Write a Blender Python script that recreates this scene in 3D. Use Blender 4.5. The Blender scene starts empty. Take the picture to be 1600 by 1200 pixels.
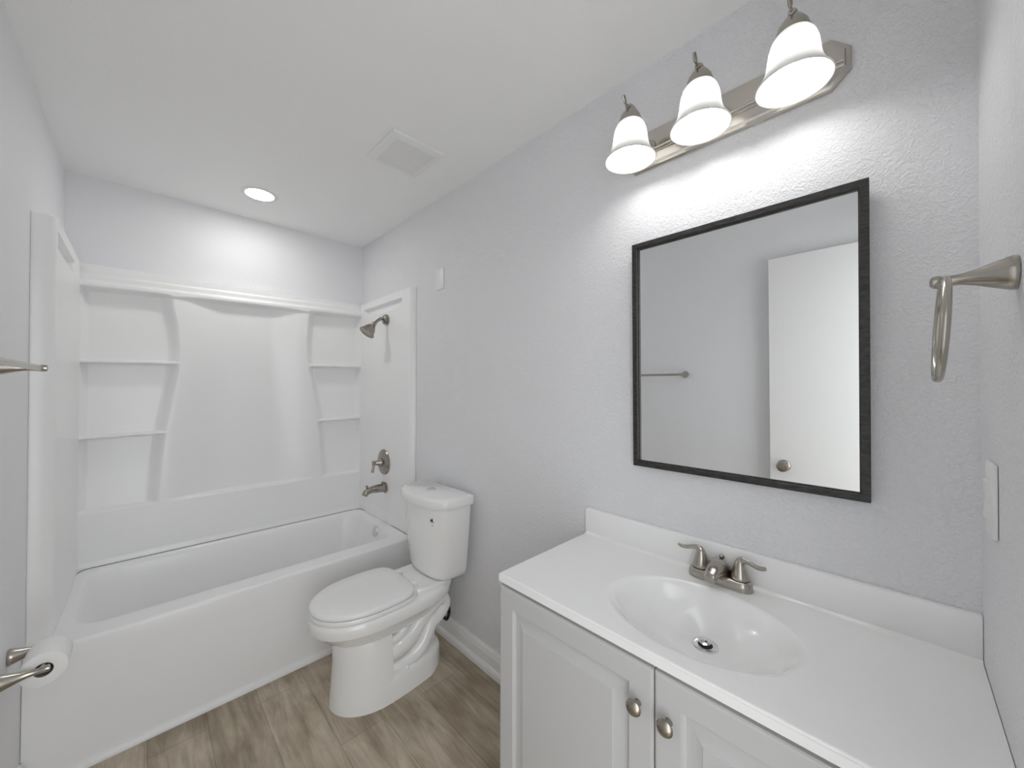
import bpy, bmesh, math, random
import numpy as np
from mathutils import Vector, Matrix

S = bpy.context.scene
COL = S.collection
PI = math.pi

# ------------------------------------------------------------------ camera
F_PX, YAW, PITCH, ROLL = 589.48, -0.77337, 0.00768, 0.00193
CAM = (0.29515, 0.00725, 1.39943)
fw = Vector((-math.sin(YAW) * math.cos(PITCH), math.cos(YAW) * math.cos(PITCH), math.sin(PITCH)))
r0 = Vector((math.cos(YAW), math.sin(YAW), 0)); u0 = r0.cross(fw)
rt = math.cos(ROLL) * r0 + math.sin(ROLL) * u0
up = -math.sin(ROLL) * r0 + math.cos(ROLL) * u0
cd = bpy.data.cameras.new('camera'); cam = bpy.data.objects.new('camera', cd); COL.objects.link(cam)
cd.sensor_width = 36; cd.lens = 36 * F_PX / 1600; cd.clip_start = 0.01
cam.matrix_world = Matrix(((rt.x, up.x, -fw.x, CAM[0]), (rt.y, up.y, -fw.y, CAM[1]), (rt.z, up.z, -fw.z, CAM[2]), (0, 0, 0, 1)))
S.camera = cam

# ------------------------------------------------------------------ world, exposure
world = bpy.data.worlds.new('world'); S.world = world; world.use_nodes = True
bg = world.node_tree.nodes['Background']
bg.inputs[0].default_value = (0.94, 0.97, 1.0, 1); bg.inputs[1].default_value = 1.62   # added even fill light, let in through the doorway behind the camera
S.view_settings.view_transform = 'Standard'; S.view_settings.look = 'None'
S.view_settings.gamma = 1; S.view_settings.use_curve_mapping = False
S.view_settings.exposure = 0.92
S.cycles.max_bounces = 16; S.cycles.diffuse_bounces = 10; S.cycles.glossy_bounces = 6; S.cycles.transmission_bounces = 8
BULB_POWER = 18.0
DOWNLIGHT_POWER = 35.0

pd = bpy.data.lights.new('doorway_portal', 'AREA'); pd.shape = 'RECTANGLE'; pd.size = 0.73; pd.size_y = 2.14; pd.cycles.is_portal = True
po = bpy.data.objects.new('doorway_portal', pd); COL.objects.link(po); po.location = (0.395, -0.232, 1.07); po.rotation_euler = (PI / 2, 0, 0)

# ------------------------------------------------------------------ room sizes (metres)
W, D, H = 1.53, 2.978, 2.503          # width, far end, ceiling
N = -0.111                            # wall with the doorway
TUBF = 2.127                          # front of the tub rim
RIM = 0.462

# ------------------------------------------------------------------ materials
def mat(name, col, rough=0.5, metal=0.0, bump=None, coat=0.0, spec=0.5):
    m = bpy.data.materials.new(name); m.use_nodes = True
    nt = m.node_tree; b = nt.nodes['Principled BSDF']
    b.inputs['Base Color'].default_value = (*col, 1)
    b.inputs['Roughness'].default_value = rough; b.inputs['Metallic'].default_value = metal
    b.inputs['Coat Weight'].default_value = coat; b.inputs['Coat Roughness'].default_value = 0.06
    b.inputs['Specular IOR Level'].default_value = spec
    if bump:
        sc, dist, strength, detail = bump
        tc = nt.nodes.new('ShaderNodeTexCoord'); nz = nt.nodes.new('ShaderNodeTexNoise'); bp = nt.nodes.new('ShaderNodeBump')
        nz.inputs['Scale'].default_value = sc; nz.inputs['Detail'].default_value = detail
        nz.inputs['Distortion'].default_value = 0.6
        bp.inputs['Distance'].default_value = dist; bp.inputs['Strength'].default_value = strength
        nt.links.new(tc.outputs['Object'], nz.inputs['Vector']); nt.links.new(nz.outputs['Fac'], bp.inputs['Height'])
        nt.links.new(bp.outputs['Normal'], b.inputs['Normal'])
    return m

def textured_wall(name, col, scale, dist, strength):
    """painted knock-down plaster: flattened random blobs"""
    m = mat(name, col, 0.55)
    nt = m.node_tree; b = nt.nodes['Principled BSDF']
    tc = nt.nodes.new('ShaderNodeTexCoord')
    n1 = nt.nodes.new('ShaderNodeTexNoise'); n1.inputs['Scale'].default_value = scale; n1.inputs['Detail'].default_value = 3.0
    n1.inputs['Distortion'].default_value = 1.2
    rmp = nt.nodes.new('ShaderNodeValToRGB'); rmp.color_ramp.elements[0].position = 0.40; rmp.color_ramp.elements[1].position = 0.64
    n2 = nt.nodes.new('ShaderNodeTexNoise'); n2.inputs['Scale'].default_value = scale * 5; n2.inputs['Detail'].default_value = 2.0
    mx = nt.nodes.new('ShaderNodeMath'); mx.operation = 'MULTIPLY_ADD'; mx.inputs[1].default_value = 0.12
    bp = nt.nodes.new('ShaderNodeBump'); bp.inputs['Distance'].default_value = dist; bp.inputs['Strength'].default_value = strength
    L = nt.links.new
    L(tc.outputs['Object'], n1.inputs['Vector']); L(tc.outputs['Object'], n2.inputs['Vector'])
    L(n1.outputs['Fac'], rmp.inputs['Fac']); L(n2.outputs['Fac'], mx.inputs[0]); L(rmp.outputs['Color'], mx.inputs[2])
    L(mx.outputs[0], bp.inputs['Height']); L(bp.outputs['Normal'], b.inputs['Normal'])
    return m

def plank_floor():
    m = mat('vinyl_planks', (0.3, 0.26, 0.2), 0.45)
    nt = m.node_tree; b = nt.nodes['Principled BSDF']; L = nt.links.new
    tc = nt.nodes.new('ShaderNodeTexCoord')
    mp = nt.nodes.new('ShaderNodeMapping'); mp.inputs['Rotation'].default_value = (0, 0, PI / 2); mp.inputs['Location'].default_value = (0.31, 0.045, 0)
    br = nt.nodes.new('ShaderNodeTexBrick'); br.offset = 0.37; br.inputs['Scale'].default_value = 1.0
    br.inputs['Brick Width'].default_value = 1.22; br.inputs['Row Height'].default_value = 0.18
    br.inputs['Mortar Size'].default_value = 0.0009; br.inputs['Bias'].default_value = 0.0
    br.inputs['Color1'].default_value = (0.45, 0.39, 0.305, 1); br.inputs['Color2'].default_value = (0.60, 0.53, 0.43, 1)
    br.inputs['Mortar'].default_value = (0.25, 0.21, 0.165, 1)
    mg = nt.nodes.new('ShaderNodeMapping'); mg.inputs['Scale'].default_value = (10, 1.2, 1)
    ng = nt.nodes.new('ShaderNodeTexNoise'); ng.inputs['Scale'].default_value = 3.2; ng.inputs['Detail'].default_value = 8; ng.inputs['Roughness'].default_value = 0.65
    ng.inputs['Distortion'].default_value = 0.8
    rg = nt.nodes.new('ShaderNodeValToRGB'); rg.color_ramp.elements[0].position = 0.33; rg.color_ramp.elements[1].position = 0.70
    rg.color_ramp.elements[0].color = (0.70, 0.67, 0.63, 1); rg.color_ramp.elements[1].color = (1.16, 1.15, 1.13, 1)
    mk = nt.nodes.new('ShaderNodeMapping'); mk.inputs['Scale'].default_value = (3.6, 1.7, 1)
    nk = nt.nodes.new('ShaderNodeTexNoise'); nk.inputs['Scale'].default_value = 2.4; nk.inputs['Detail'].default_value = 3
    rk = nt.nodes.new('ShaderNodeValToRGB'); rk.color_ramp.elements[0].position = 0.30; rk.color_ramp.elements[1].position = 0.62
    rk.color_ramp.elements[0].color = (0.62, 0.57, 0.52, 1); rk.color_ramp.elements[1].color = (1, 1, 1, 1)
    m1 = nt.nodes.new('ShaderNodeMixRGB'); m1.blend_type = 'MULTIPLY'; m1.inputs[0].default_value = 1
    m2 = nt.nodes.new('ShaderNodeMixRGB'); m2.blend_type = 'MULTIPLY'; m2.inputs[0].default_value = 1
    bp = nt.nodes.new('ShaderNodeBump'); bp.inputs['Strength'].default_value = 0.12; bp.inputs['Distance'].default_value = 0.002
    L(tc.outputs['Object'], mp.inputs[0]); L(mp.outputs[0], br.inputs['Vector'])
    L(tc.outputs['Object'], mg.inputs[0]); L(mg.outputs[0], ng.inputs['Vector']); L(ng.outputs['Fac'], rg.inputs[0])
    L(tc.outputs['Object'], mk.inputs[0]); L(mk.outputs[0], nk.inputs['Vector']); L(nk.outputs['Fac'], rk.inputs[0])
    L(br.outputs['Color'], m1.inputs[1]); L(rg.outputs[0], m1.inputs[2])
    L(m1.outputs[0], m2.inputs[1]); L(rk.outputs[0], m2.inputs[2]); L(m2.outputs[0], b.inputs['Base Color'])
    L(ng.outputs['Fac'], bp.inputs['Height']); L(bp.outputs['Normal'], b.inputs['Normal'])
    return m

def black_wood():
    m = mat('black_stained_wood', (0.02, 0.018, 0.016), 0.4)
    nt = m.node_tree; b = nt.nodes['Principled BSDF']; L = nt.links.new
    tc = nt.nodes.new('ShaderNodeTexCoord'); mp = nt.nodes.new('ShaderNodeMapping'); mp.inputs['Scale'].default_value = (60, 14, 60)
    nz = nt.nodes.new('ShaderNodeTexNoise'); nz.inputs['Scale'].default_value = 3; nz.inputs['Detail'].default_value = 4
    rm = nt.nodes.new('ShaderNodeValToRGB'); rm.color_ramp.elements[0].position = 0.35; rm.color_ramp.elements[1].position = 0.8
    rm.color_ramp.elements[0].color = (0.013, 0.012, 0.011, 1); rm.color_ramp.elements[1].color = (0.06, 0.056, 0.05, 1)
    bp = nt.nodes.new('ShaderNodeBump'); bp.inputs['Strength'].default_value = 0.4; bp.inputs['Distance'].default_value = 0.001
    L(tc.outputs['Object'], mp.inputs[0]); L(mp.outputs[0], nz.inputs['Vector']); L(nz.outputs['Fac'], rm.inputs[0])
    L(rm.outputs[0], b.inputs['Base Color']); L(nz.outputs['Fac'], bp.inputs['Height']); L(bp.outputs[0], b.inputs['Normal'])
    return m

def emitter(name, col, strength):
    m = bpy.data.materials.new(name); m.use_nodes = True; nt = m.node_tree; nt.nodes.clear()
    e = nt.nodes.new('ShaderNodeEmission'); o = nt.nodes.new('ShaderNodeOutputMaterial')
    e.inputs[0].default_value = (*col, 1); e.inputs[1].default_value = strength
    nt.links.new(e.outputs[0], o.inputs[0]); return m

def frosted():
    m = bpy.data.materials.new('frosted_glass'); m.use_nodes = True; nt = m.node_tree; nt.nodes.clear(); L = nt.links.new
    o = nt.nodes.new('ShaderNodeOutputMaterial'); d = nt.nodes.new('ShaderNodeBsdfDiffuse'); t = nt.nodes.new('ShaderNodeBsdfTranslucent')
    g = nt.nodes.new('ShaderNodeBsdfGlossy'); g.inputs['Roughness'].default_value = 0.25
    d.inputs[0].default_value = (0.52, 0.52, 0.51, 1); t.inputs[0].default_value = (0.88, 0.88, 0.865, 1)
    m1 = nt.nodes.new('ShaderNodeMixShader'); m1.inputs[0].default_value = 0.31
    m2 = nt.nodes.new('ShaderNodeMixShader'); m2.inputs[0].default_value = 0.04
    L(d.outputs[0], m1.inputs[1]); L(t.outputs[0], m1.inputs[2]); L(m1.outputs[0], m2.inputs[1]); L(g.outputs[0], m2.inputs[2]); L(m2.outputs[0], o.inputs[0])
    return m

M = {}
M['wall'] = textured_wall('grey_paint_textured', (0.80, 0.803, 0.82), 85, 0.003, 0.55)
M['wall_smooth'] = textured_wall('grey_paint_soft_texture', (0.80, 0.803, 0.82), 110, 0.0015, 0.15)
M['ceiling'] = textured_wall('white_ceiling_paint', (0.90, 0.90, 0.895), 80, 0.0015, 0.15)
M['floor'] = plank_floor()
M['acrylic'] = mat('white_acrylic', (0.88, 0.88, 0.88), 0.30, coat=0.12)
M['porcelain'] = mat('white_porcelain', (0.86, 0.86, 0.85), 0.12, coat=0.5)
M['plastic'] = mat('white_plastic', (0.84, 0.84, 0.83), 0.35)
M['seat'] = mat('white_seat_plastic', (0.85, 0.85, 0.845), 0.25)
M['marble'] = mat('cultured_marble', (0.90, 0.90, 0.895), 0.16, coat=0.2)
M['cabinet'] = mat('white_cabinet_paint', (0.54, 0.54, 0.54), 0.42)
M['trim'] = mat('white_trim_paint', (0.85, 0.85, 0.845), 0.35)
M['door'] = mat('white_door_paint', (0.83, 0.83, 0.82), 0.4)
M['nickel'] = mat('brushed_nickel', (0.46, 0.43, 0.385), 0.23, 1.0)
M['nickel_dark'] = mat('satin_nickel', (0.36, 0.33, 0.285), 0.24, 1.0)
M['plate_nickel'] = mat('polished_nickel', (0.62, 0.585, 0.54), 0.2, 1.0)
M['chrome'] = mat('chrome', (0.75, 0.75, 0.75), 0.08, 1.0)
M['mirror'] = mat('mirror_silver', (0.92, 0.93, 0.93), 0.0, 1.0)
M['frame'] = black_wood()
M['black'] = mat('black_rubber', (0.008, 0.008, 0.008), 0.5)
M['dark'] = mat('dark_gap', (0.03, 0.03, 0.03), 0.8)
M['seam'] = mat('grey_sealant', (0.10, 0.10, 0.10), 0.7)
M['paper'] = mat('tissue_paper', (0.88, 0.88, 0.87), 0.9, bump=(220, 0.001, 0.3, 2))
M['card'] = mat('cardboard', (0.30, 0.27, 0.23), 0.9)
M['grey_print'] = mat('grey_print', (0.30, 0.30, 0.30), 0.5)
M['glass'] = frosted()
M['bulb'] = emitter('lit_bulb', (1.0, 0.99, 0.975), BULB_POWER)
M['lens'] = emitter('lit_lens', (1.0, 0.99, 0.97), DOWNLIGHT_POWER)

# ------------------------------------------------------------------ object helpers
ORG = {}                                   # object name -> world origin

def setp(o, label=None, cat=None, group=None, kind=None):
    if label: o['label'] = label
    if cat: o['category'] = cat
    if group: o['group'] = group
    if kind: o['kind'] = kind
    return o

def thing(name, label, cat, loc, group=None):
    o = bpy.data.objects.new(name, None); COL.objects.link(o); o.location = loc; o.empty_display_size = 0.05
    ORG[o.name] = Vector(loc)
    return setp(o, label, cat, group)

def mesh(name, verts, faces, m, parent=None, smooth=True, angle=40, loc=None, fix=True):
    """verts are world coordinates; the object's origin is its parent's origin (or loc)"""
    org = ORG[parent.name] if parent is not None else Vector(loc or (0, 0, 0))
    me = bpy.data.meshes.new(name)
    me.from_pydata([(v[0] - org[0], v[1] - org[1], v[2] - org[2]) for v in verts], [], faces)
    if fix:
        bm = bmesh.new(); bm.from_mesh(me); bmesh.ops.recalc_face_normals(bm, faces=bm.faces); bm.to_mesh(me); bm.free()
    me.materials.append(m)
    if smooth:
        me.polygons.foreach_set('use_smooth', [True] * len(me.polygons))
        try: me.set_sharp_from_angle(angle=math.radians(angle))
        except Exception: pass
    o = bpy.data.objects.new(name, me); COL.objects.link(o)
    if parent is not None: o.parent = parent
    else: o.location = org
    ORG[o.name] = org
    return o

def join(*vfs):
    V, Fc = [], []
    for v, f in vfs:
        k = len(V); V += [tuple(p) for p in v]; Fc += [tuple(i + k for i in q) for q in f]
    return V, Fc

def box(lo, hi, bev=0.0, seg=2):
    bm = bmesh.new(); bmesh.ops.create_cube(bm, size=1)
    for v in bm.verts:
        v.co = Vector([(lo[i] + hi[i]) / 2 + v.co[i] * (hi[i] - lo[i]) for i in range(3)])
    if bev > 0:
        bmesh.ops.bevel(bm, geom=list(bm.edges), offset=bev, segments=seg, affect='EDGES', profile=0.5)
    bm.verts.index_update()
    r = ([tuple(v.co) for v in bm.verts], [tuple(v.index for v in f.verts) for f in bm.faces]); bm.free(); return r

def loft(rings, cap0=True, cap1=True, closed=True):
    n = len(rings[0]); V = [tuple(p) for r in rings for p in r]; Fc = []
    for i in range(len(rings) - 1):
        for j in range(n if closed else n - 1):
            k = (j + 1) % n
            Fc.append((i * n + j, i * n + k, (i + 1) * n + k, (i + 1) * n + j))
    if cap0: Fc.append(tuple(range(n))[::-1])
    if cap1: Fc.append(tuple((len(rings) - 1) * n + j for j in range(n)))
    return V, Fc

def lathe(profile, origin, axis, segs=32, sx=1.0, sy=1.0, cap=True, ref=None):
    """profile = [(radius, height along axis)]"""
    a = Vector(axis).normalized()
    r_ = Vector(ref) if ref else (Vector((0, 0, 1)) if abs(a.z) < 0.9 else Vector((1, 0, 0)))
    e1 = (r_ - a * r_.dot(a)).normalized(); e2 = a.cross(e1); o = Vector(origin)
    rings = []
    for r, h in profile:
        r = max(r, 1e-5)
        rings.append([o + a * h + e1 * (r * sx * math.cos(t)) + e2 * (r * sy * math.sin(t)) for t in [2 * PI * k / segs for k in range(segs)]])
    return loft(rings, cap, cap)

def smooth_path(pts, n=8):
    P = [Vector(p) for p in pts]; out = []
    for i in range(len(P) - 1):
        p0 = P[max(i - 1, 0)]; p1 = P[i]; p2 = P[i + 1]; p3 = P[min(i + 2, len(P) - 1)]
        for k in range(n):
            t = k / n
            out.append(0.5 * ((2 * p1) + (p2 - p0) * t + (2 * p0 - 5 * p1 + 4 * p2 - p3) * t * t + (3 * p1 - p0 - 3 * p2 + p3) * t ** 3))
    out.append(P[-1]); return out

def interp(vals, n=8):
    out = []
    for i in range(len(vals) - 1):
        for k in range(n):
            t = k / n; t = t * t * (3 - 2 * t); out.append(vals[i] * (1 - t) + vals[i + 1] * t)
    out.append(vals[-1]); return out

def tube(pts, radii, segs=16, n=8, flat=1.0, closed=False, side=None):
    """tube along a smoothed path; flat squashes it along its second axis; side = reference for the first axis"""
    if closed:
        P = [Vector(p) for p in pts]; R = [radii] * len(P) if not isinstance(radii, (list, tuple)) else list(radii)
    else:
        P = smooth_path(pts, n); R = interp(radii if isinstance(radii, (list, tuple)) else [radii] * len(pts), n)
    rings = []; prev = Vector(side) if side else None
    for i, p in enumerate(P):
        if closed: t = (P[(i + 1) % len(P)] - P[i - 1]).normalized()
        else: t = (P[min(i + 1, len(P) - 1)] - P[max(i - 1, 0)]).normalized()
        if prev is None: prev = Vector((0, 0, 1)) if abs(t.z) < 0.9 else Vector((1, 0, 0))
        a = (prev - t * prev.dot(t)).normalized(); b = t.cross(a)
        if not side: prev = a
        rings.append([p + a * (R[i] * math.cos(q)) + b * (R[i] * flat * math.sin(q)) for q in [2 * PI * k / segs for k in range(segs)]])
    if closed:
        rings.append(rings[0]); V, Fc = loft(rings[:-1], False, False); m = len(P)
        for j in range(segs):
            k = (j + 1) % segs; Fc.append(((m - 1) * segs + j, (m - 1) * segs + k, k, j))
        return V, Fc
    return loft(rings)

def sstep(a, b, x):
    t = np.clip((x - a) / (b - a), 0, 1); return t * t * (3 - 2 * t)

def field(us, vs, pos, skirt=None):
    """regular grid surface; pos(U,V) -> array (...,3); skirt(points)-> points pushes a border back to close the edge"""
    U, V = np.meshgrid(us, vs, indexing='ij'); Pn = pos(U, V); nu, nv = U.shape
    verts = [tuple(map(float, p)) for p in Pn.reshape(-1, 3)]
    faces = [(i * nv + j, (i + 1) * nv + j, (i + 1) * nv + j + 1, i * nv + j + 1) for i in range(nu - 1) for j in range(nv - 1)]
    if skirt is not None:
        loop = [i * nv for i in range(nu)] + [(nu - 1) * nv + j for j in range(1, nv)] + [i * nv + nv - 1 for i in range(nu - 2, -1, -1)] + [j for j in range(nv - 2, 0, -1)]
        base = len(verts)
        for k in loop: verts.append(tuple(skirt(verts[k])))
        n = len(loop)
        for k in range(n):
            q = (k + 1) % n; faces.append((loop[k], loop[q], base + q, base + k))
        faces.append(tuple(base + k for k in range(n)))
    return verts, faces

def ax(n, a, b):
    return np.linspace(a, b, n)

# ================================================================== THE SETTING
def structure(name, vf, m, smooth=False, loc=None):
    return setp(mesh(name, vf[0], vf[1], m, None, smooth, loc=loc), kind='structure')

TH = 0.12
structure('floor', box((-0.3, -1.6, -0.05), (W + 0.15, D + TH, 0.0)), M['floor'])
structure('ceiling', box((-TH, N - TH, H), (W + TH, D + TH, H + 0.08)), M['ceiling'])
structure('wall_back', box((-TH, D, 0), (W + TH, D + TH, H)), M['wall_smooth'])
structure('wall_left', box((-TH, N - TH, 0), (0, D, H)), M['wall_smooth'])
structure('wall_right', box((W, N - TH, 0), (W + TH, D, H)), M['wall'])
DX0, DX1, DZ = 0.03, 0.76, 2.14                 # doorway in the near wall
structure('wall_front', join(box((0, N - TH, 0), (DX0 - 0.02, N, H)), box((DX1 + 0.02, N - TH, 0), (W, N, H)), box((DX0 - 0.02, N - TH, DZ + 0.02), (DX1 + 0.02, N, H))), M['wall'])
structure('trim_1', join(box((DX0 - 0.02, N - TH, 0), (DX0, N, DZ + 0.02)), box((DX1, N - TH, 0), (DX1 + 0.02, N, DZ + 0.02)), box((DX0, N - TH, DZ), (DX1, N, DZ + 0.02))), M['trim'])

# door, folded back against the left wall (seen in the mirror)
dr = structure('door_1', box((0.030, N + 0.004, 0.012), (0.065, 0.545, 2.118), 0.002), M['door'])
kv = lathe([(0.0, 0), (0.033, 0), (0.033, 0.004), (0.028, 0.010), (0.013, 0.014), (0.012, 0.032), (0.018, 0.036), (0.027, 0.046), (0.029, 0.056), (0.025, 0.066), (0.012, 0.071), (0.0, 0.072)], (0.065, 0.475, 0.905), (1, 0, 0))
mesh('door_knob', *kv, M['nickel_dark'], dr)
mesh('door_hinge', *join(*[box((0.012, N + 0.001, z), (0.034, N + 0.010, z + 0.09), 0.001) for z in (0.25, 1.02, 1.85)]), M['nickel'], dr)

# baseboards with a shoe moulding
def base_profile(t, h=0.112):
    return [(0, 0), (t, 0), (t, 0.022), (t - 0.004, 0.033), (t - 0.011, 0.038), (t - 0.011, h - 0.03), (t - 0.014, h - 0.018), (t - 0.016, h - 0.008), (t - 0.020, h), (0, h)]
pr = base_profile(0.028)
structure('baseboard_right', loft([[(W - a, y, z) for a, z in pr] for y in (0.8405, 2.098)]), M['trim'])
structure('baseboard_left', loft([[(a, y, z) for a, z in pr] for y in (0.62, 2.098)]), M['trim'])
# quarter round along the foot of the tub
qr = [(0, 0)] + [(0.019 * math.cos(t), 0.026 * math.sin(t)) for t in [PI / 2 * k / 6 for k in range(7)]]
structure('trim_2', loft([[(x, 2.108 - a, z) for a, z in qr] for x in (0.029, W - 0.029)]), M['trim'], True)

# ================================================================== BATHTUB
tub = thing('bathtub', 'white alcove bathtub with flat apron front under the shower surround', 'bathtub', (W / 2, 2.5, 0))
def rrect(x0, x1, y0, y1, z, r, n=12):
    pts = []
    for cx, cy, a0 in ((x1 - r, y1 - r, 0), (x0 + r, y1 - r, PI / 2), (x0 + r, y0 + r, PI), (x1 - r, y0 + r, 1.5 * PI)):
        for k in range(n + 1):
            a = a0 + PI / 2 * k / n; pts.append((cx + r * math.cos(a), cy + r * math.sin(a), z))
    return pts
X0, X1 = 0.0008, W - 0.0008
YB = D - 0.004
rings = [rrect(X0, X1, 2.106, YB, 0.0, 0.004), rrect(X0, X1, 2.108, YB, 0.06, 0.004), rrect(X0, X1, 2.119, YB, 0.40, 0.004), rrect(X0, X1, 2.1225, YB, 0.448, 0.005),
         rrect(X0, X1, 2.1245, YB - .002, 0.457, 0.006), rrect(X0 + .001, X1 - .001, 2.1285, YB - .005, 0.4618, 0.008), rrect(X0 + .003, X1 - .003, 2.135, YB - .008, 0.4633, 0.010),
         rrect(0.09, 1.470, 2.222, 2.893, 0.4630, 0.10), rrect(0.098, 1.462, 2.236, 2.884, 0.4595, 0.105), rrect(0.105, 1.456, 2.246, 2.877, 0.451, 0.11), rrect(0.115, 1.449, 2.252, 2.870, 0.430, 0.115),
         rrect(0.150, 1.432, 2.266, 2.858, 0.33, 0.13), rrect(0.20, 1.412, 2.282, 2.842, 0.22, 0.14), rrect(0.25, 1.392, 2.300, 2.825, 0.14, 0.15), rrect(0.29, 1.37, 2.325, 2.80, 0.105, 0.15), rrect(0.36, 1.31, 2.39, 2.74, 0.092, 0.15)]
mesh('tub_shell', *loft(rings, True, True), M['acrylic'], tub, angle=60)
mesh('overflow_slot', *lathe([(0, 0), (0.034, 0), (0.034, 0.003), (0, 0.003)], (1.4485, 2.525, 0.396), (-1, 0, 0.17)), M['black'], tub)
ov = lathe([(0, 0), (0.037, 0), (0.037, 0.006), (0.033, 0.011), (0.012, 0.013), (0, 0.013)], (1.4475, 2.53, 0.402), (-1, 0, 0.17))
mesh('overflow_plate', *ov, M['chrome'], tub)
mesh('drain', *lathe([(0, 0), (0.036, 0), (0.034, 0.004), (0.024, 0.003), (0, 0.003)], (1.20, 2.565, 0.0922), (0, 0, 1)), M['chrome'], tub)

# ================================================================== TUB SURROUND (moulded wall panels)
sur = thing('tub_surround', 'white moulded tub surround panels with corner shelves and scooped centre back', 'tub surround', (W / 2, D - 0.03, RIM))
YF = 2.914
XL, XR = 0.060, 1.497

def back_pos(X, Z):
    tilt = 0.014 * sstep(0.78, 1.0, Z) * (X - 0.78) / 0.72
    z = Z - tilt
    d = np.zeros_like(X)
    # edges of the scooped centre panel as curves of height
    el = np.interp(z, [0.75, 0.80, 1.00, 1.19, 1.35, 1.49, 1.62, 1.75, 1.86, 1.93], [0.361, 0.362, 0.374, 0.395, 0.420, 0.441, 0.448, 0.438, 0.418, 0.410])
    er = np.interp(z, [0.75, 0.80, 1.05, 1.24, 1.42, 1.60, 1.72, 1.86, 1.93], [1.212, 1.211, 1.194, 1.170, 1.141, 1.112, 1.110, 1.121, 1.125])
    mid = (el + er) / 2; hw = (er - el) / 2
    s = np.abs(X - mid) / hw
    scoop = 0.036 * (1 - sstep(0.30, 1.0, s))
    # side recesses with two shelves each
    in_side = sstep(0.0, 0.060, el + 0.004 - X) * sstep(XL - 0.012, XL + 0.030, X) + sstep(0.0, 0.060, X - er + 0.004) * sstep(-0.012, 0.026, XR - X)
    bay = np.where(z > 1.545, (z - 1.545) / 0.37, np.where(z > 1.15, (z - 1.15) / 0.395, (z - 0.75) / 0.40))
    rec = 0.026 + 0.030 * np.clip(bay, 0, 1)          # each bay leans forward towards its shelf
    for zs in (1.545, 1.150):
        lip = 1 - sstep(0.0, 0.009, np.abs(z - (zs - 0.005)) - 0.0035)
        rec = rec * (1 - lip)
    zone = sstep(0.742, 0.762, z) * (1 - sstep(1.912, 1.932, z))
    inside = (X > el) & (X < er)
    body = np.where(inside, scoop, rec * np.clip(in_side, 0, 1))
    d = body * zone
    # header: thick rounded lip, step, upper flange
    d = d - 0.010 * sstep(1.905, 1.925, z) * (1 - sstep(1.945, 1.957, z)) + 0.008 * sstep(1.950, 1.964, z) + 0.014 * sstep(1.985, 1.998, z)
    # gentle flare over the tub deck
    d = d - 0.006 * (1 - sstep(0.462, 0.50, z))
    Y = YF + d
    return np.stack([X, Y, Z + 0 * tilt], -1)
xs = ax(330, XL - 0.012, XR + 0.010); zs = ax(560, 0.4645, 2.034)
mesh('back_panel', *field(xs, zs, back_pos, lambda p: (p[0], D - 0.001, p[2])), M['acrylic'], sur, angle=75, fix=False)

def side_pos(xw, xin, y0, yn0=2.268, yn1=2.85):
    sgn = 1 if xin > xw else -1
    th = abs(xin - xw)
    def f(Y, Z):
        dep = np.full_like(Y, th)
        dep = dep - (th - 0.004) * (1 - np.sqrt(np.clip(1 - np.clip((y0 + 0.030 - Y) / 0.030, 0, 1) ** 2, 0, 1)))      # rounded front edge
        # slot shaped recess under the top cap
        zb = 1.918 + 0.055 * np.clip((Y - 2.62) / 0.24, 0, 1) ** 1.6
        nz = sstep(0, 0.004, Z - zb) * (1 - sstep(1.9805, 1.9835, Z)) * sstep(yn0, yn0 + 0.006, Y) * (1 - sstep(yn1, yn1 + 0.02, Y))
        dep = dep - (th - 0.003) * nz
        # shallow lower panel step towards the tub deck
        low = (1 - sstep(0.49, 0.55, Z)) * sstep(2.34, 2.46, Y)
        dep = dep + 0.004 * low
        return np.stack([xw + sgn * dep, Y, Z], -1)
    return f
ys = ax(210, 2.142, YF + 0.004); zs2 = np.concatenate([ax(240, 0.4645, 1.905), ax(90, 1.907, 1.99), ax(14, 1.993, 2.030)])
mesh('side_panel', *field(ys, zs2, side_pos(W - 0.001, XR, 2.142), lambda p: (W - 0.0005, p[1], p[2])), M['acrylic'], sur, angle=75, fix=False)
ysl = ax(210, 2.186, YF + 0.004); zs2[0] = 0.4634
mesh('side_panel', *field(ysl, zs2, side_pos(0.001, XL, 2.186, 2.222, 2.70), lambda p: (0.0005, p[1], p[2])), M['acrylic'], sur, angle=75, fix=False)
# dark sealant joint where the panels meet the tub deck
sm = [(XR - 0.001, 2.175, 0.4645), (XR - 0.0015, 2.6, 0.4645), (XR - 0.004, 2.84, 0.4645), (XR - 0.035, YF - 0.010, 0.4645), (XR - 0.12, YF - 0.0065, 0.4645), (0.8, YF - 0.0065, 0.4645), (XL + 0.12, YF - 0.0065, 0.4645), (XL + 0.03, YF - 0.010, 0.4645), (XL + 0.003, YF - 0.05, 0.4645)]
mesh('sealant_joint', *tube(sm, 0.0014, 6, 8), M['seam'], sur)

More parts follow.
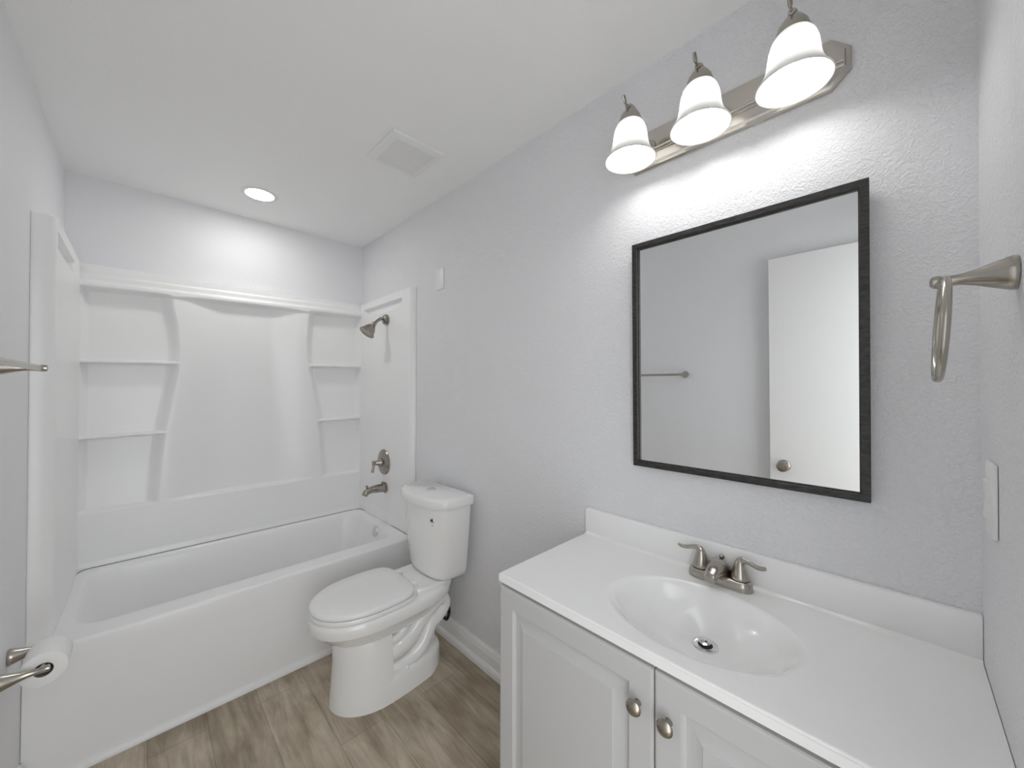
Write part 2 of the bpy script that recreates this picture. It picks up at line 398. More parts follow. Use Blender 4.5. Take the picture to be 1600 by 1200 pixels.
# ------------------------------------------------------------------ shower fittings
sh = thing('showerhead', 'brushed nickel bell shower head on a short bent arm high on the surround', 'shower head', (XR, 2.48, 1.861))
mesh('flange', *lathe([(0, 0), (0.036, 0), (0.038, 0.005), (0.033, 0.010), (0.036, 0.014), (0.030, 0.024), (0.014, 0.032), (0, 0.032)], (XR + 0.0005, 2.48, 1.861), (-1, 0, 0)), M['nickel_dark'], sh)
mesh('arm', *tube([(XR - 0.02, 2.48, 1.864), (1.455, 2.48, 1.865), (1.430, 2.48, 1.848), (1.405, 2.48, 1.822)], 0.0105, 14), M['nickel_dark'], sh)
hd = Vector((-0.62, 0, -0.78)).normalized()
mesh('head', *lathe([(0, -0.004), (0.015, -0.004), (0.0165, 0.008), (0.0155, 0.014), (0.020, 0.020), (0.030, 0.034), (0.039, 0.052), (0.043, 0.070), (0.052, 0.078), (0.054, 0.083), (0.051, 0.088), (0.046, 0.088), (0.044, 0.085), (0, 0.083)], (1.408, 2.48, 1.825), hd), M['nickel_dark'], sh)

va = thing('shower_valve', 'round brushed nickel shower valve with lever handle above the tub spout', 'shower valve', (XR, 2.51, 0.876))
mesh('escutcheon', *lathe([(0, 0), (0.085, 0), (0.087, 0.004), (0.083, 0.010), (0.066, 0.013), (0.058, 0.018), (0.030, 0.024), (0, 0.024)], (XR + 0.0005, 2.51, 0.876), (-1, 0, 0), 48), M['nickel_dark'], va)
mesh('handle', *join(lathe([(0, 0), (0.030, 0), (0.030, 0.008), (0.025, 0.018), (0.017, 0.034), (0.012, 0.046), (0.014, 0.052), (0.013, 0.062), (0, 0.064)], (XR - 0.020, 2.51, 0.876), (-1, 0, 0)),
     tube([(1.418, 2.51, 0.892), (1.420, 2.508, 0.872), (1.416, 2.505, 0.845), (1.408, 2.502, 0.815)], [0.008, 0.010, 0.0075, 0.0095], 12, 6)), M['nickel_dark'], va)

sp = thing('tub_spout', 'brushed nickel tub spout with diverter knob below the shower valve', 'tub spout', (XR, 2.49, 0.703))
mesh('spout_body', *tube([(XR, 2.49, 0.703), (1.44, 2.49, 0.705), (1.39, 2.49, 0.703), (1.362, 2.49, 0.692), (1.350, 2.49, 0.672)], [0.030, 0.027, 0.022, 0.021, 0.017], 20), M['nickel_dark'], sp)
mesh('collar', *lathe([(0, 0), (0.037, 0), (0.037, 0.010), (0.031, 0.013), (0, 0.013)], (XR + 0.0005, 2.49, 0.703), (-1, 0, 0)), M['nickel_dark'], sp)
mesh('diverter_knob', *lathe([(0.004, 0), (0.004, 0.012), (0.008, 0.015), (0.009, 0.022), (0.006, 0.026), (0, 0.027)], (1.366, 2.49, 0.712), (0, 0, 1), 16), M['nickel_dark'], sp)
mesh('set_screw', *lathe([(0.006, 0), (0.008, 0.012), (0.008, 0.018), (0, 0.02)], (1.475, 2.489, 0.728), (0, 0, 1), 14), M['nickel_dark'], sp)

# ================================================================== TOILET
TY = 1.735
toi = thing('toilet', 'white two piece toilet with elongated bowl and closed lid beside the tub', 'toilet', (1.10, TY, 0))
def UVZ(u, v, z): return (1.5 - u, TY + v, z)
def egg(u_back, u_mid, u_front, b, z, nb=3.0, nf=2.15, n=64):
    out = []
    for k in range(n):
        t = 2 * PI * k / n; c, s = math.cos(t), math.sin(t)
        if c >= 0: u = u_mid + (u_front - u_mid) * abs(c) ** (2 / nf); v = b * math.copysign(abs(s) ** (2 / nf), s)
        else: u = u_mid - (u_mid - u_back) * abs(c) ** (2 / nb); v = b * math.copysign(abs(s) ** (2 / nb), s)
        out.append(UVZ(u, v, z))
    return out
bowl = loft([egg(0.16, 0.40, 0.590, 0.105, 0.262), egg(0.15, 0.40, 0.603, 0.122, 0.278), egg(0.13, 0.405, 0.622, 0.138, 0.293), egg(0.11, 0.41, 0.643, 0.152, 0.310), egg(0.085, 0.42, 0.664, 0.164, 0.330), egg(0.060, 0.43, 0.682, 0.175, 0.350), egg(0.050, 0.43, 0.690, 0.180, 0.3585),
             egg(0.044, 0.43, 0.698, 0.1865, 0.3600), egg(0.041, 0.43, 0.701, 0.189, 0.367), egg(0.038, 0.43, 0.702, 0.189, 0.395), egg(0.042, 0.43, 0.700, 0.186, 0.409), egg(0.055, 0.43, 0.690, 0.176, 0.416)])
def dshape(ub, uf, b, z, n=28):
    """flat at ub, half ellipse to uf"""
    out = [UVZ(ub, b, z)]
    for k in range(n + 1):
        t = PI / 2 - PI * k / n
        out.append(UVZ(ub + 0.02 + (uf - ub - 0.02) * abs(math.cos(t)) ** 0.98, b * math.sin(t), z))
    out.append(UVZ(ub, -b, z)); return out
column = loft([dshape(0.395, 0.618, 0.158, 0.0), dshape(0.395, 0.617, 0.156, 0.02), dshape(0.395, 0.610, 0.146, 0.10), dshape(0.395, 0.604, 0.138, 0.20), dshape(0.395, 0.600, 0.132, 0.27), dshape(0.395, 0.590, 0.122, 0.30)])
def foot(b0, b1, ub, z):
    pts = [(0.44, b0 * .985), (0.38, b0), (0.33, b0 * .985), (0.27, b0 * .955), (0.20, b0 * .9), (0.15, b1 * 1.08), (0.115, b1 * .82), (ub, b1 * .45)]
    P = [UVZ(u, v, z) for u, v in pts] + [UVZ(u, -v, z) for u, v in reversed(pts)]
    return P
plate = loft([foot(0.1575, 0.105, 0.095, 0.0), foot(0.152, 0.104, 0.096, 0.075), foot(0.147, 0.100, 0.100, 0.092), foot(0.136, 0.09, 0.105, 0.103), foot(0.10, 0.07, 0.12, 0.108)])
web = loft([[UVZ(u, v, z) for u, v in ((0.45, w), (0.30, w), (0.17, w), (0.12, w * .7), (0.12, -w * .7), (0.17, -w), (0.30, -w), (0.45, -w))] for z, w in ((0.05, 0.070), (0.2, 0.066), (0.3, 0.075), (0.40, 0.10))])
deck = loft([egg(0.075, 0.17, 0.26, 0.10, 0.345, 4, 3), egg(0.055, 0.17, 0.28, 0.122, 0.368, 4, 3), egg(0.045, 0.17, 0.30, 0.138, 0.392, 4, 3.5), egg(0.045, 0.17, 0.30, 0.140, 0.425, 4, 3.5), egg(0.050, 0.17, 0.295, 0.135, 0.432, 4, 3.5)])
bo = mesh('bowl', *join(bowl, column, plate, web, deck), M['porcelain'], toi, angle=50)
trap = []
for s in (-1, 1):
    path = [(0.41, .075, .170), (0.384, .095, .185), (0.324, .097, .198), (0.270, .095, .230), (0.22, .093, .277), (0.15, .090, .318), (0.10, .086, .318), (0.088, .085, .280), (0.130, .090, .246), (0.178, .095, .226), (0.205, .098, .185), (0.230, .10, .150), (0.28, .10, .118), (0.34, .095, .105), (0.42, .075, .10)]
    trap.append(tube([UVZ(u, s * v, z) for u, v, z in path], [.032, .042, .043, .041, .038, .036, .033, .032, .034, .037, .038, .039, .038, .034, .030], 16, 6))
    trap.append(tube([UVZ(0.42, s * .10, .235), UVZ(0.36, s * .105, .243), UVZ(0.315, s * .100, .275), UVZ(0.300, s * .085, .345), UVZ(0.295, s * .07, .39)], [.014, .022, .024, .024, .02], 14, 6))
mesh('trapway', *join(*trap), M['porcelain'], bo)
for s in (-1, 1):
    mesh('bolt_cap', *lathe([(0, 0), (0.012, 0), (0.011, 0.008), (0.006, 0.013), (0, 0.014)], UVZ(0.325, s * 0.132, 0.098), (0, s * 0.5, 1), 16), M['porcelain'], bo)

def tank_ring(ub, ue, uf, b, z, n=36, ex=0.23, rc=0.008):
    pts = [UVZ(ub, b - rc, z), UVZ(ub + rc * .3, b - rc * .3, z), UVZ(ub + rc, b, z)]
    for k in range(n + 1):
        v = b * math.cos(PI * k / n)
        pts.append(UVZ(ue + (uf - ue) * max(0.0, 1 - (v / b) ** 2) ** ex, v, z))
    pts += [UVZ(ub + rc, -b, z), UVZ(ub + rc * .3, -b + rc * .3, z), UVZ(ub, -b + rc, z)]
    return pts
tk = loft([tank_ring(0.020, 0.055, 0.165, 0.156, 0.434), tank_ring(0.012, 0.055, 0.177, 0.172, 0.446), tank_ring(0.010, 0.055, 0.183, 0.177, 0.470), tank_ring(0.009, 0.055, 0.200, 0.195, 0.64), tank_ring(0.008, 0.055, 0.213, 0.209, 0.805)])
mesh('tank', *tk, M['porcelain'], toi, angle=50)
ld = loft([tank_ring(0.006, 0.058, 0.218, 0.212, 0.803), tank_ring(0.002, 0.058, 0.227, 0.221, 0.806), tank_ring(0.001, 0.058, 0.230, 0.224, 0.815), tank_ring(0.001, 0.058, 0.230, 0.224, 0.840), tank_ring(0.003, 0.058, 0.226, 0.221, 0.850), tank_ring(0.010, 0.058, 0.214, 0.211, 0.8555)])
li = mesh('tank_lid', *ld, M['porcelain'], toi, angle=50)
fb = mesh('flush_button', *lathe([(0, 0), (0.024, 0), (0.024, 0.003), (0.021, 0.005), (0.0195, 0.0035), (0, 0.0035)], UVZ(0.108, 0.005, 0.8562), (0, 0, 1)), M['chrome'], li)
# round plug in the lever hole on the front left of the tank
lv = lathe([(0, -0.002), (0.014, -0.002), (0.014, 0.003), (0.010, 0.006), (0.006, 0.004), (0, 0.004)], (1.3105, 1.6045, 0.745), (-0.95, -0.31, 0.06), 20)
pl = mesh('lever_hole_ring', *lv, M['chrome'], toi)
mesh('lever_hole', *lathe([(0, 0), (0.0055, 0), (0.005, 0.0025), (0, 0.003)], (1.3065, 1.6032, 0.7453), (-0.95, -0.31, 0.06), 14), M['black'], pl)
mesh('printed_mark', *lathe([(0, 0), (0.0035, 0), (0.0030, 0.0012), (0, 0.0014)], (1.3115, 1.6050, 0.719), (-0.95, -0.31, 0.06), 12), M['grey_print'], toi)

def egg_lid(b, uf, ub, z): return egg(ub - 0.012, 0.46, uf, b, z, 4.2, 2.1, 72)
mesh('seat', *loft([egg_lid(0.176, 0.690, 0.275, 0.4165), egg_lid(0.182, 0.698, 0.270, 0.420), egg_lid(0.183, 0.699, 0.270, 0.430), egg_lid(0.179, 0.694, 0.272, 0.436)]), M['seat'], toi, angle=50)
mesh('seat_lid', *loft([egg_lid(0.174, 0.688, 0.290, 0.4375), egg_lid(0.181, 0.697, 0.286, 0.441), egg_lid(0.182, 0.699, 0.285, 0.449), egg_lid(0.178, 0.694, 0.287, 0.457), egg_lid(0.168, 0.684, 0.294, 0.461), egg_lid(0.10, 0.60, 0.34, 0.4635)]), M['seat'], toi, angle=50)
for s in (-1, 1):
    mesh('seat_hinge', *box(UVZ(0.300, s * 0.075 - 0.020, 0.4325), UVZ(0.245, s * 0.075 + 0.020, 0.4545), 0.005), M['seat'], toi)

# water supply under the tank
ws = thing('water_supply_hose', 'black water supply hose looping from the wall behind the toilet', 'hose', (1.50, 1.75, 0.15))
mesh('hose', *tube([(1.470, 1.90, 0.432), (1.472, 1.88, 0.33), (1.478, 1.80, 0.25), (1.480, 1.725, 0.235), (1.480, 1.703, 0.19), (1.482, 1.725, 0.140), (1.488, 1.765, 0.130)], 0.0085, 12), M['black'], ws)
mesh('stop_valve', *join(lathe([(0, 0), (0.022, 0), (0.020, 0.006), (0.009, 0.008), (0.009, 0.04), (0, 0.04)], (W - 0.0005, 1.775, 0.135), (-1, 0, 0)), box((1.478, 1.760, 0.122), (1.500, 1.790, 0.148), 0.004)), M['chrome'], ws)

# ================================================================== VANITY
VY0, VY1, VX = N + 0.004, 0.843, 1.062           # cabinet extents; VX = face of the carcass
CZ = 0.843
vc = thing('vanity_cabinet', 'white vanity cabinet with two raised panel doors under the sink top', 'cabinet', (1.3, 0.37, 0))
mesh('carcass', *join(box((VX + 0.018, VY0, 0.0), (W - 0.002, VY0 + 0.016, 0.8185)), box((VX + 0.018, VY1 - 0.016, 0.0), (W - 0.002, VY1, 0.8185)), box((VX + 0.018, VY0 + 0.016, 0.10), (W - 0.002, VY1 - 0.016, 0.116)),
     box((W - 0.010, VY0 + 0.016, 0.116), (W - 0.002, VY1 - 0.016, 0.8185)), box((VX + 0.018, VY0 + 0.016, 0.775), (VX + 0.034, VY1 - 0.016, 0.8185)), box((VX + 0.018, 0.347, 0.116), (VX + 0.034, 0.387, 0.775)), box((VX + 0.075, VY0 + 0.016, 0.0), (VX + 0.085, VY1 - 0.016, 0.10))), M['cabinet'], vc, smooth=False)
def panel_door(y0, y1, z0, z1, xf, th=0.018):
    prof = [(0.0, th), (0.0, 0.004), (0.0025, 0.001), (0.006, 0.0), (0.054, 0.0), (0.057, 0.005), (0.062, 0.0085), (0.068, 0.0090), (0.072, 0.0085), (0.094, 0.0015), (0.0955, 0.0), (0.105, 0.0)]
    rings = [[(xf + d, y0 + i, z0 + i), (xf + d, y1 - i, z0 + i), (xf + d, y1 - i, z1 - i), (xf + d, y0 + i, z1 - i)] for i, d in prof]
    return loft(rings)
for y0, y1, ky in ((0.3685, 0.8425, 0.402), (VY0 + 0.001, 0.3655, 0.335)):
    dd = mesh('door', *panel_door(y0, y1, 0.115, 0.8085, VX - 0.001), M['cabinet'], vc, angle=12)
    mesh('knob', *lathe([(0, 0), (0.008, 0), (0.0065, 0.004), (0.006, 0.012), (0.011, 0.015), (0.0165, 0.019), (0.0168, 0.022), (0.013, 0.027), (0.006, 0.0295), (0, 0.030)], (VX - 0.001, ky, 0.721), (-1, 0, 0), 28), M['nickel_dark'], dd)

vt = thing('countertop', 'white cultured marble vanity top with moulded oval sink basin', 'vanity top', (1.3, 0.37, 0.82))
CX0, CY0, CY1 = 1.060, N + 0.001, 0.8465
SX, SY, AX, AY = 1.262, 0.357, 0.166, 0.222       # oval basin
DRX, DRY, BD, DEPTH_DRAIN = 1.333, 0.357, 0.118, 0.108
def basin_depth(X, Y):
    # superellipse-like bowl: rim oval shrinks towards the drain with depth
    dx, dy = X - SX, Y - SY
    rho = np.sqrt((dx / AX) ** 2 + (dy / AY) ** 2)
    # shift so the deepest point sits at the drain
    sh = np.clip(1 - rho, 0, 1)
    qx = dx - (DRX - SX) * sh
    r2 = np.sqrt((qx / AX) ** 2 + (dy / AY) ** 2)
    r = np.clip(0.5 * (rho + r2), 0, 1)
    w = np.clip((1 - r) / 1.0, 0, 1)
    prof = 1 - (1 - np.clip(w, 0, 1)) ** 1.8
    fil = sstep(0.0, 0.22, w)
    dep = BD * prof * (0.25 + 0.75 * fil) * sstep(0.0, 0.03, w)
    flat = 1 - sstep(0.028, 0.075, np.sqrt((X - DRX) ** 2 + (Y - DRY) ** 2))     # level seat around the drain
    return dep * (1 - flat) + DEPTH_DRAIN * flat
def top_pos(X, Y):
    Z = CZ - basin_depth(X, Y)
    # small cove up to the backsplash and eased front edge
    Z = Z + 0.006 * sstep(1.500, 1.512, X)
    Z = Z - 0.004 * (1 - np.sqrt(np.clip(1 - np.clip((CX0 + 0.005 - X) / 0.005, 0, 1) ** 2, 0, 1)))
    Z = Z - 0.003 * (1 - np.sqrt(np.clip(1 - np.clip((Y - CY1 + 0.004) / 0.004, 0, 1) ** 2, 0, 1)))
    return np.stack([X, Y, Z], -1)
xs = np.concatenate([ax(5, CX0, CX0 + 0.005), ax(112, CX0 + 0.009, 1.499), ax(6, 1.5015, 1.513)])
yv = np.concatenate([ax(240, CY0, CY1 - 0.006), ax(5, CY1 - 0.004, CY1)])
V, Fc = field(xs, yv, top_pos)
Vn = np.array(V); cen = np.array([Vn[list(f)].mean(0) for f in Fc])
ins = ((cen[:, 0] - SX) / AX) ** 2 + ((cen[:, 1] - SY) / AY) ** 2 < 1.0
def subset(keep):
    ids = {}; vv = []; ff = []
    for f in [Fc[i] for i in np.nonzero(keep)[0]]:
        q = []
        for k in f:
            if k not in ids: ids[k] = len(vv); vv.append(V[k])
            q.append(ids[k])
        ff.append(tuple(q))
    return vv, ff
deckv, deckf = subset(~ins)
# edge band below the slab
nx, ny = len(xs), len(yv)
edge = [(float(x), CY1, None) for x in xs]
ft = [(CX0, CY0), (CX0, CY1), (1.513, CY1)]
def strip(p, q):
    return ([(p[0], p[1], CZ - 0.0035), (q[0], q[1], CZ - 0.0035), (q[0], q[1], CZ - 0.0235), (p[0], p[1], CZ - 0.0235)], [(0, 1, 2, 3)])
sl = [box((CX0, CY0, CZ - 0.0235), (1.090, CY1, CZ - 0.0045), 0.0), box((1.090, CY1 - 0.03, CZ - 0.0235), (1.513, CY1, CZ - 0.0035), 0.0), box((1.090, CY0, CZ - 0.0235), (1.513, CY0 + 0.03, CZ - 0.0035), 0.0), box((1.44, CY0, CZ - 0.0235), (1.513, CY1, CZ - 0.0035))]
mesh('counter', *join((deckv, deckf), *sl), M['marble'], vt, angle=40, fix=False)
bas = mesh('basin', *subset(ins), M['marble'], vt, angle=80, fix=False)
zd = float(CZ - basin_depth(np.array([DRX]), np.array([DRY]))[0])
dn = Vector((0, 0, 1))
drn = mesh('sink_drain', *lathe([(0.017, -0.006), (0.0175, 0.0015), (0.025, 0.004), (0.030, 0.0022), (0.031, -0.002), (0.02, -0.006)], (DRX, DRY, zd + 0.001), dn, 32, cap=False), M['chrome'], bas)
mesh('drain_hole', *lathe([(0, 0.0), (0.0178, 0.0), (0.0178, 0.0012), (0, 0.0012)], (DRX, DRY, zd + 0.0005), dn, 24), M['black'], vt)
mesh('drain_stopper', *lathe([(0, 0.0), (0.005, 0.0), (0.006, 0.007), (0.0155, 0.009), (0.0165, 0.012), (0.012, 0.0145), (0, 0.0155)], (DRX - 0.001, DRY + 0.001, zd + 0.0015), dn, 28), M['chrome'], vt)
bsp = [(1.513, CZ - 0.0235), (1.513, CZ + 0.004), (1.5125, CZ + 0.012), (1.5105, CZ + 0.018), (1.5105, CZ + 0.086), (1.512, CZ + 0.090), (1.515, CZ + 0.0915), (W - 0.0005, CZ + 0.0915), (W - 0.0005, CZ - 0.0235)]
mesh('backsplash', *loft([[(x, y, z) for x, z in bsp] for y in (CY0, CY1)]), M['marble'], vt, angle=30)

# ------------------------------------------------------------------ faucet
FY = 0.367; FX = 1.478
fa = thing('faucet', 'brushed nickel two handle sink faucet on the vanity top', 'faucet', (FX, FY, CZ))
def stad(hx, hy, z, n=14):
    out = []
    for k in range(n + 1):
        t = PI * k / n; out.append((FX + hx * math.cos(t), FY + (hy - hx) + hx * math.sin(t), z))
    for k in range(n + 1):
        t = PI + PI * k / n; out.append((FX + hx * math.cos(t), FY - (hy - hx) + hx * math.sin(t), z))
    return out
mesh('base', *loft([stad(.0265, .083, CZ + .0005), stad(.0270, .0835, CZ + .004), stad(.0255, .082, CZ + .020), stad(.0225, .079, CZ + .025), stad(.012, .068, CZ + .027)]), M['nickel'], fa, angle=50)
def spr(x, z, w, h, tx):
    """one cross-section of the spout: rounded, leaning"""
    out = []
    for k in range(20):
        t = 2 * PI * k / 20
        a = w * math.copysign(abs(math.cos(t)) ** 0.8, math.cos(t)); b = h * math.copysign(abs(math.sin(t)) ** 0.8, math.sin(t))
        out.append((x + tx * b, FY + a, z + b * math.sqrt(max(0, 1 - tx * tx))))
    return out
mesh('spout', *loft([spr(1.500, .862, .030, .012, 0), spr(1.488, .876, .029, .021, .1), spr(1.470, .888, .025, .024, .15), spr(1.445, .893, .021, .020, .15), spr(1.420, .890, .018, .015, .1), spr(1.402, .883, .0165, .012, -.1), spr(1.394, .878, .014, .009, -.2)]), M['nickel'], fa, angle=60)
for s in (-1, 1):
    hy = FY + s * 0.051
    hub = mesh('handle', *join(lathe([(0, 0), (0.0235, 0), (0.0238, 0.003), (0.0215, 0.010), (0.018, 0.024), (0.014, 0.038), (0.0105, 0.047), (0.006, 0.052), (0, 0.053)], (FX + 0.002, hy, CZ + 0.0285), (0, 0, 1), 28),
        tube([(FX + 0.002, hy - s * 0.005, CZ + 0.066), (FX + 0.001, hy + s * 0.004, CZ + 0.078), (FX - 0.001, hy + s * 0.020, CZ + 0.0795), (FX - 0.003, hy + s * 0.038, CZ + 0.0745), (FX - 0.005, hy + s * 0.053, CZ + 0.074), (FX - 0.006, hy + s * 0.063, CZ + 0.078)], [0.010, 0.0095, 0.0065, 0.0058, 0.0062, 0.0045], 14, 6, flat=0.7)), M['nickel'], fa, angle=50)
    mesh('handle_ring', *lathe([(0.0215, 0), (0.0232, 0.001), (0.0232, 0.0025), (0.0215, 0.0035)], (FX + 0.002, hy, CZ + 0.0255), (0, 0, 1), 28, cap=True), M['dark'], hub)
mesh('lift_rod', *lathe([(0.0022, 0), (0.0022, 0.032), (0.004, 0.036), (0.0075, 0.042), (0.0075, 0.046), (0.004, 0.049), (0, 0.049)], (1.4985, FY, CZ + 0.022), (0, 0, 1), 16), M['nickel'], fa)

# ================================================================== MIRROR
mz0, mz1, my0, my1 = 1.131, 1.887, 0.053, 0.646
TILT = 0.0135
def mp_(d, y, z):               # d = distance from the wall side plane; top leans out a little
    return (1.5235 - d - (z - mz0) * TILT, y, z)
mi = thing('wall_mirror', 'tall rectangular mirror in a thin black wood frame above the sink', 'mirror', (1.52, (my0 + my1) / 2, mz0))
fp = [(0.0, 0.0), (0.0, 0.020), (0.001, 0.021), (0.0155, 0.021), (0.0165, 0.020), (0.0165, 0.0105), (0.0195, 0.0095), (0.0195, 0.0065), (0.0195, 0.0)]
fr = loft([[mp_(d, my0 + i, mz0 + i), mp_(d, my1 - i, mz0 + i), mp_(d, my1 - i, mz1 - i), mp_(d, my0 + i, mz1 - i)] for i, d in fp], False, False)
V_, F_ = fr; n4 = len(fp)
for j in range(4):
    k = (j + 1) % 4; F_.append(((n4 - 1) * 4 + j, (n4 - 1) * 4 + k, k, j))
mesh('frame', V_, F_, M['frame'], mi, smooth=False)
g = 0.017
mesh('glass', *loft([[mp_(d, my0 + g, mz0 + g), mp_(d, my1 - g, mz0 + g), mp_(d, my1 - g, mz1 - g), mp_(d, my0 + g, mz1 - g)] for d in (0.0005, 0.0065)]), M['mirror'], mi, smooth=False)

# ================================================================== VANITY LIGHT
lf = thing('vanity_light', 'brushed nickel bath bar light with three white glass bell shades above the mirror', 'wall light', (W, 0.385, 2.205))
py0, py1, pz0, pz1, ch = 0.083, 0.687, 2.141, 2.270, 0.038
def octa(i, d):
    a, b, c, e = py0 + i, py1 - i, pz0 + i, pz1 - i; k = ch - i * 0.41
    x = W - d
    return [(x, a + k, c), (x, b - k, c), (x, b, c + k), (x, b, e - k), (x, b - k, e), (x, a + k, e), (x, a, e - k), (x, a, c + k)]
bp_ = loft([octa(0, 0.0005), octa(0, 0.009), octa(0.003, 0.013), octa(0.010, 0.0155), octa(0.013, 0.0225), octa(0.016, 0.0235)])
rail = join(*[tube([(W - 0.0235, py0 + 0.014, z), (W - 0.0235, 0.385, z), (W - 0.0235, py1 - 0.014, z)], 0.0042, 10, 2) for z in (2.184, 2.196)])
bk = mesh('backplate', *join(bp_, rail), M['plate_nickel'], lf, angle=25)
for ly in (0.177, 0.385, 0.592):
    lx = 1.382
    ar = mesh('arm', *join(tube([(W - 0.022, ly, 2.205), (1.485, ly, 2.207), (1.455, ly, 2.228), (1.430, ly, 2.262), (1.402, ly, 2.278), (1.378, ly, 2.276), (1.362, ly, 2.270)], [0.012, 0.010, 0.0095, 0.0095, 0.010, 0.010, 0.006], 14, 6),
        lathe([(0, 0), (0.026, 0), (0.024, 0.006), (0.012, 0.010), (0, 0.011)], (W - 0.022, ly, 2.205), (-1, 0, 0), 24)), M['nickel'], lf)
    mesh('finial', *tube([(1.366, ly, 2.272), (1.358, ly, 2.274), (1.350, ly, 2.280), (1.341, ly, 2.293)], [0.0045, 0.0040, 0.0070, 0.0072], 10, 6, flat=0.7), M['nickel_dark'], ar)
    mesh('socket_cap', *lathe([(0, 0.056), (0.008, 0.056), (0.012, 0.050), (0.021, 0.040), (0.030, 0.026), (0.034, 0.012), (0.0345, 0.0), (0.030, 0.0), (0.028, 0.010), (0, 0.03)], (lx, ly, 2.222), (0, 0, 1), 32), M['nickel'], lf)
    prof = [(0.029, 0.118), (0.036, 0.114), (0.044, 0.102), (0.049, 0.086), (0.0515, 0.068), (0.0535, 0.050), (0.058, 0.032), (0.066, 0.015), (0.0745, 0.004), (0.0765, 0.0), (0.0745, -0.0015), (0.0715, 0.003), (0.0635, 0.015), (0.0555, 0.032), (0.051, 0.050), (0.049, 0.068), (0.0465, 0.086), (0.0415, 0.101), (0.034, 0.112), (0.029, 0.115)]
    mesh('lamp_shade', *lathe(prof, (lx, ly, 2.1115), (0, 0, 1), 48, cap=False), M['glass'], lf, angle=70)
    bl = [(0, 0.108), (0.013, 0.107), (0.013, 0.085), (0.018, 0.072), (0.026, 0.058)] + [(0.0305 * math.cos(t), 0.040 + 0.0305 * math.sin(t)) for t in [0.35 - k * (0.35 + PI / 2) / 12 for k in range(13)]]
    mesh('bulb', *lathe(bl, (lx, ly, 2.1075), (0, 0, 1), 32), M['bulb'], lf, angle=80)

# ================================================================== CEILING FITTINGS
ex = thing('exhaust_vent', 'square white plastic exhaust vent cover on the ceiling', 'vent', (1.175, 1.635, H))
ex0, ex1, ey0, ey1 = 1.048, 1.305, 1.503, 1.770
eb = loft([[(ex0 + i, ey0 + i, H - d), (ex1 - i, ey0 + i, H - d), (ex1 - i, ey1 - i, H - d), (ex0 + i, ey1 - i, H - d)] for i, d in ((0, 0.0005), (0.0, 0.008), (0.003, 0.012), (0.028, 0.019), (0.033, 0.019), (0.036, 0.012))])
mesh('cover', *eb, M['plastic'], ex, angle=20)
sl_ = [box((ex0 + 0.034, ey0 + 0.036 + k * 0.0093, H - 0.0192), (ex1 - 0.034, ey0 + 0.036 + k * 0.0093 + 0.0072, H - 0.0125), 0.0008, 1) for k in range(21)]
mesh('grille', *join(*sl_), M['plastic'], ex, smooth=False)

dl = thing('recessed_downlight', 'round lit recessed downlight in the ceiling over the tub', 'ceiling light', (0.765, 2.566, H))
mesh('trim_ring', *lathe([(0.070, 0.004), (0.074, 0.004), (0.086, 0.003), (0.090, 0.0), (0.070, 0.0)], (0.765, 2.566, H - 0.0005), (0, 0, -1), 48, cap=False), M['plastic'], dl)
mesh('lens', *lathe([(0, 0.0005), (0.070, 0.0005), (0.070, 0.003), (0.03, 0.005), (0, 0.0052)], (0.765, 2.566, H - 0.0005), (0, 0, -1), 48), M['lens'], dl)

# ================================================================== PLATES
cp = thing('blank_cover_plate', 'small blank white wall plate high between the shower and the ceiling', 'wall plate', (W, 1.873, 2.025))
mesh('plate', *box((W - 0.007, 1.834, 1.966), (W - 0.0005, 1.913, 2.084), 0.003), M['plastic'], cp)
for z in (1.985, 2.065): mesh('screw', *lathe([(0, 0), (0.0032, 0), (0.003, 0.001), (0, 0.0014)], (W - 0.0069, 1.8735, z), (-1, 0, 0), 12), M['plastic'], cp)

sw = thing('light_switch', 'white rocker light switch on the wall under the towel ring', 'light switch', (1.37, N, 1.203))
mesh('plate', *box((1.333, N + 0.0005, 1.138), (1.407, N + 0.0075, 1.268), 0.003), M['plastic'], sw)
for xx in (1.370,):
    rk = loft([[(xx - 0.0165, N + a, z), (xx + 0.0165, N + a, z), (xx + 0.0165, N + 0.005, z), (xx - 0.0165, N + 0.005, z)] for z, a in ((1.169, 0.0085), (1.171, 0.0125), (1.203, 0.0095), (1.235, 0.0125), (1.237, 0.0085))])
    mesh('rocker', *rk, M['plastic'], sw, angle=20)

# ================================================================== TOWEL RING
tr = thing('towel_ring', 'brushed nickel towel ring hanging from a flared post near the mirror', 'towel ring', (1.176, N, 1.563))
TX, TZ = 1.176, 1.563
mesh('post', *lathe([(0, 0), (0.0235, 0), (0.0245, 0.004), (0.0225, 0.010), (0.018, 0.022), (0.0125, 0.036), (0.0085, 0.050), (0.0075, 0.060), (0.0080, 0.070), (0.0098, 0.074), (0.0090, 0.080), (0.005, 0.083), (0, 0.0835)], (TX, N + 0.0005, TZ), (0, 1, 0), 32), M['nickel'], tr)
RR = 0.076; cz_ = TZ - RR + 0.002; ry = N + 0.068
mesh('ring', *tube([(TX + RR * math.cos(t), ry + 0.004 * (1 - math.sin(t)) , cz_ + RR * math.sin(t)) for t in [2 * PI * k / 64 for k in range(64)]], 0.0056, 14, closed=True), M['nickel'], tr)

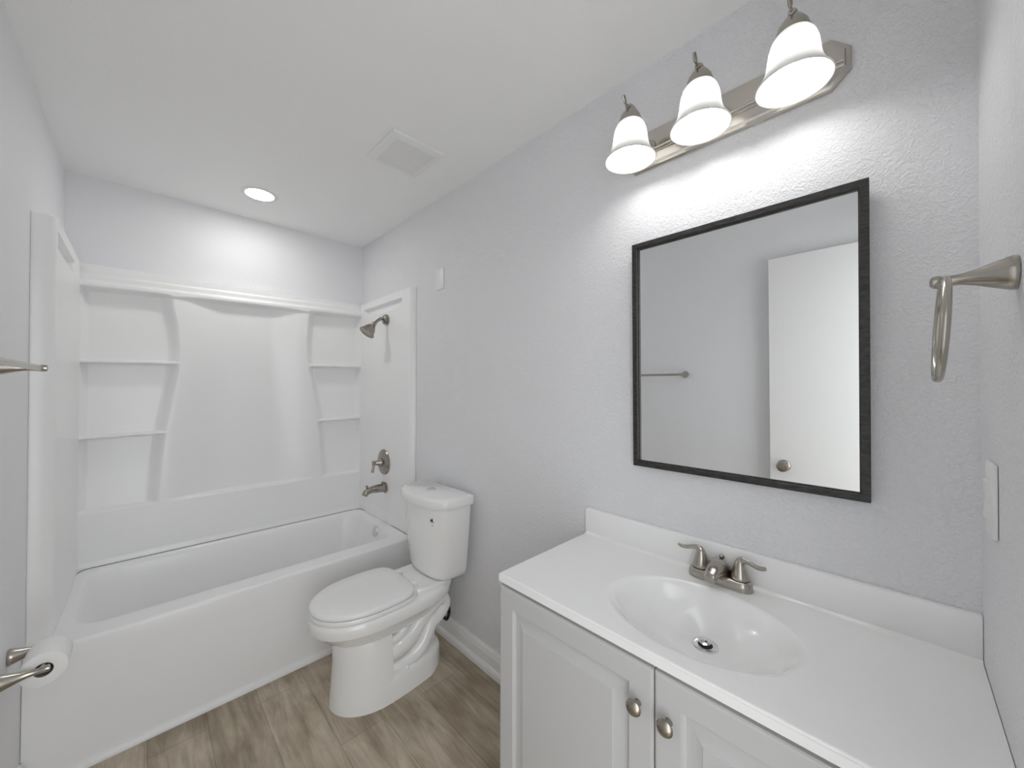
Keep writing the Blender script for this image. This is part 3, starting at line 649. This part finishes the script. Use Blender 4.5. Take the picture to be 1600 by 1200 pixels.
# ================================================================== TOWEL BAR
tb = thing('towel_bar', 'brushed nickel towel bar on the left wall before the tub', 'towel bar', (0, 1.36, 1.449))
BX, BZ = 0.090, 1.449
for yy in (1.055, 1.665):
    mesh('post', *lathe([(0, 0), (0.0235, 0), (0.0245, 0.004), (0.0225, 0.012), (0.018, 0.028), (0.0125, 0.046), (0.0088, 0.062), (0.0080, 0.075), (0.0088, 0.088), (0.0098, 0.096), (0.0085, 0.102), (0, 0.104)], (0.0005, yy, BZ), (1, 0, 0), 28), M['nickel'], tb)
mesh('bar', *tube([(BX, 1.055, BZ), (BX, 1.36, BZ), (BX, 1.665, BZ)], 0.0078, 18, 4), M['nickel'], tb)

# ================================================================== TOILET PAPER
th = thing('toilet_paper_holder', 'brushed nickel two post toilet paper holder on the left wall by the tub', 'toilet paper holder', (0, 1.86, 0.558))
PX, PZ = 0.085, 0.558
TP0, TP1 = 1.785, 1.935
for yy in (TP0, TP1):
    mesh('post', *lathe([(0, 0), (0.0235, 0), (0.0245, 0.004), (0.0225, 0.012), (0.018, 0.026), (0.0125, 0.044), (0.0088, 0.060), (0.0080, 0.074), (0.0088, 0.086), (0.0098, 0.093), (0.0085, 0.099), (0, 0.101)], (0.0005, yy, PZ), (1, 0, 0), 28), M['nickel'], th)
mesh('roller', *tube([(PX, TP0, PZ), (PX, (TP0 + TP1) / 2, PZ), (PX, TP1, PZ)], 0.007, 16, 3), M['nickel'], th)
t_ = thing('toilet_paper_roll', 'roll of white toilet paper on the holder at the left edge', 'toilet paper', (PX, 1.86, PZ - 0.012))
rc = (PX, TP0 + 0.022, PZ - 0.0125)
mesh('paper', *lathe([(0.0205, 0), (0.046, 0), (0.049, 0.002), (0.0495, 0.006), (0.0495, 0.100), (0.049, 0.104), (0.046, 0.106), (0.0205, 0.106), (0.0205, 0)], rc, (0, 1, 0), 48, cap=False), M['paper'], t_)
mesh('core', *lathe([(0.0204, 0), (0.0198, 0), (0.0198, 0.106), (0.0204, 0.106)], rc, (0, 1, 0), 32, cap=False), M['card'], t_)

bpy.context.view_layer.update()
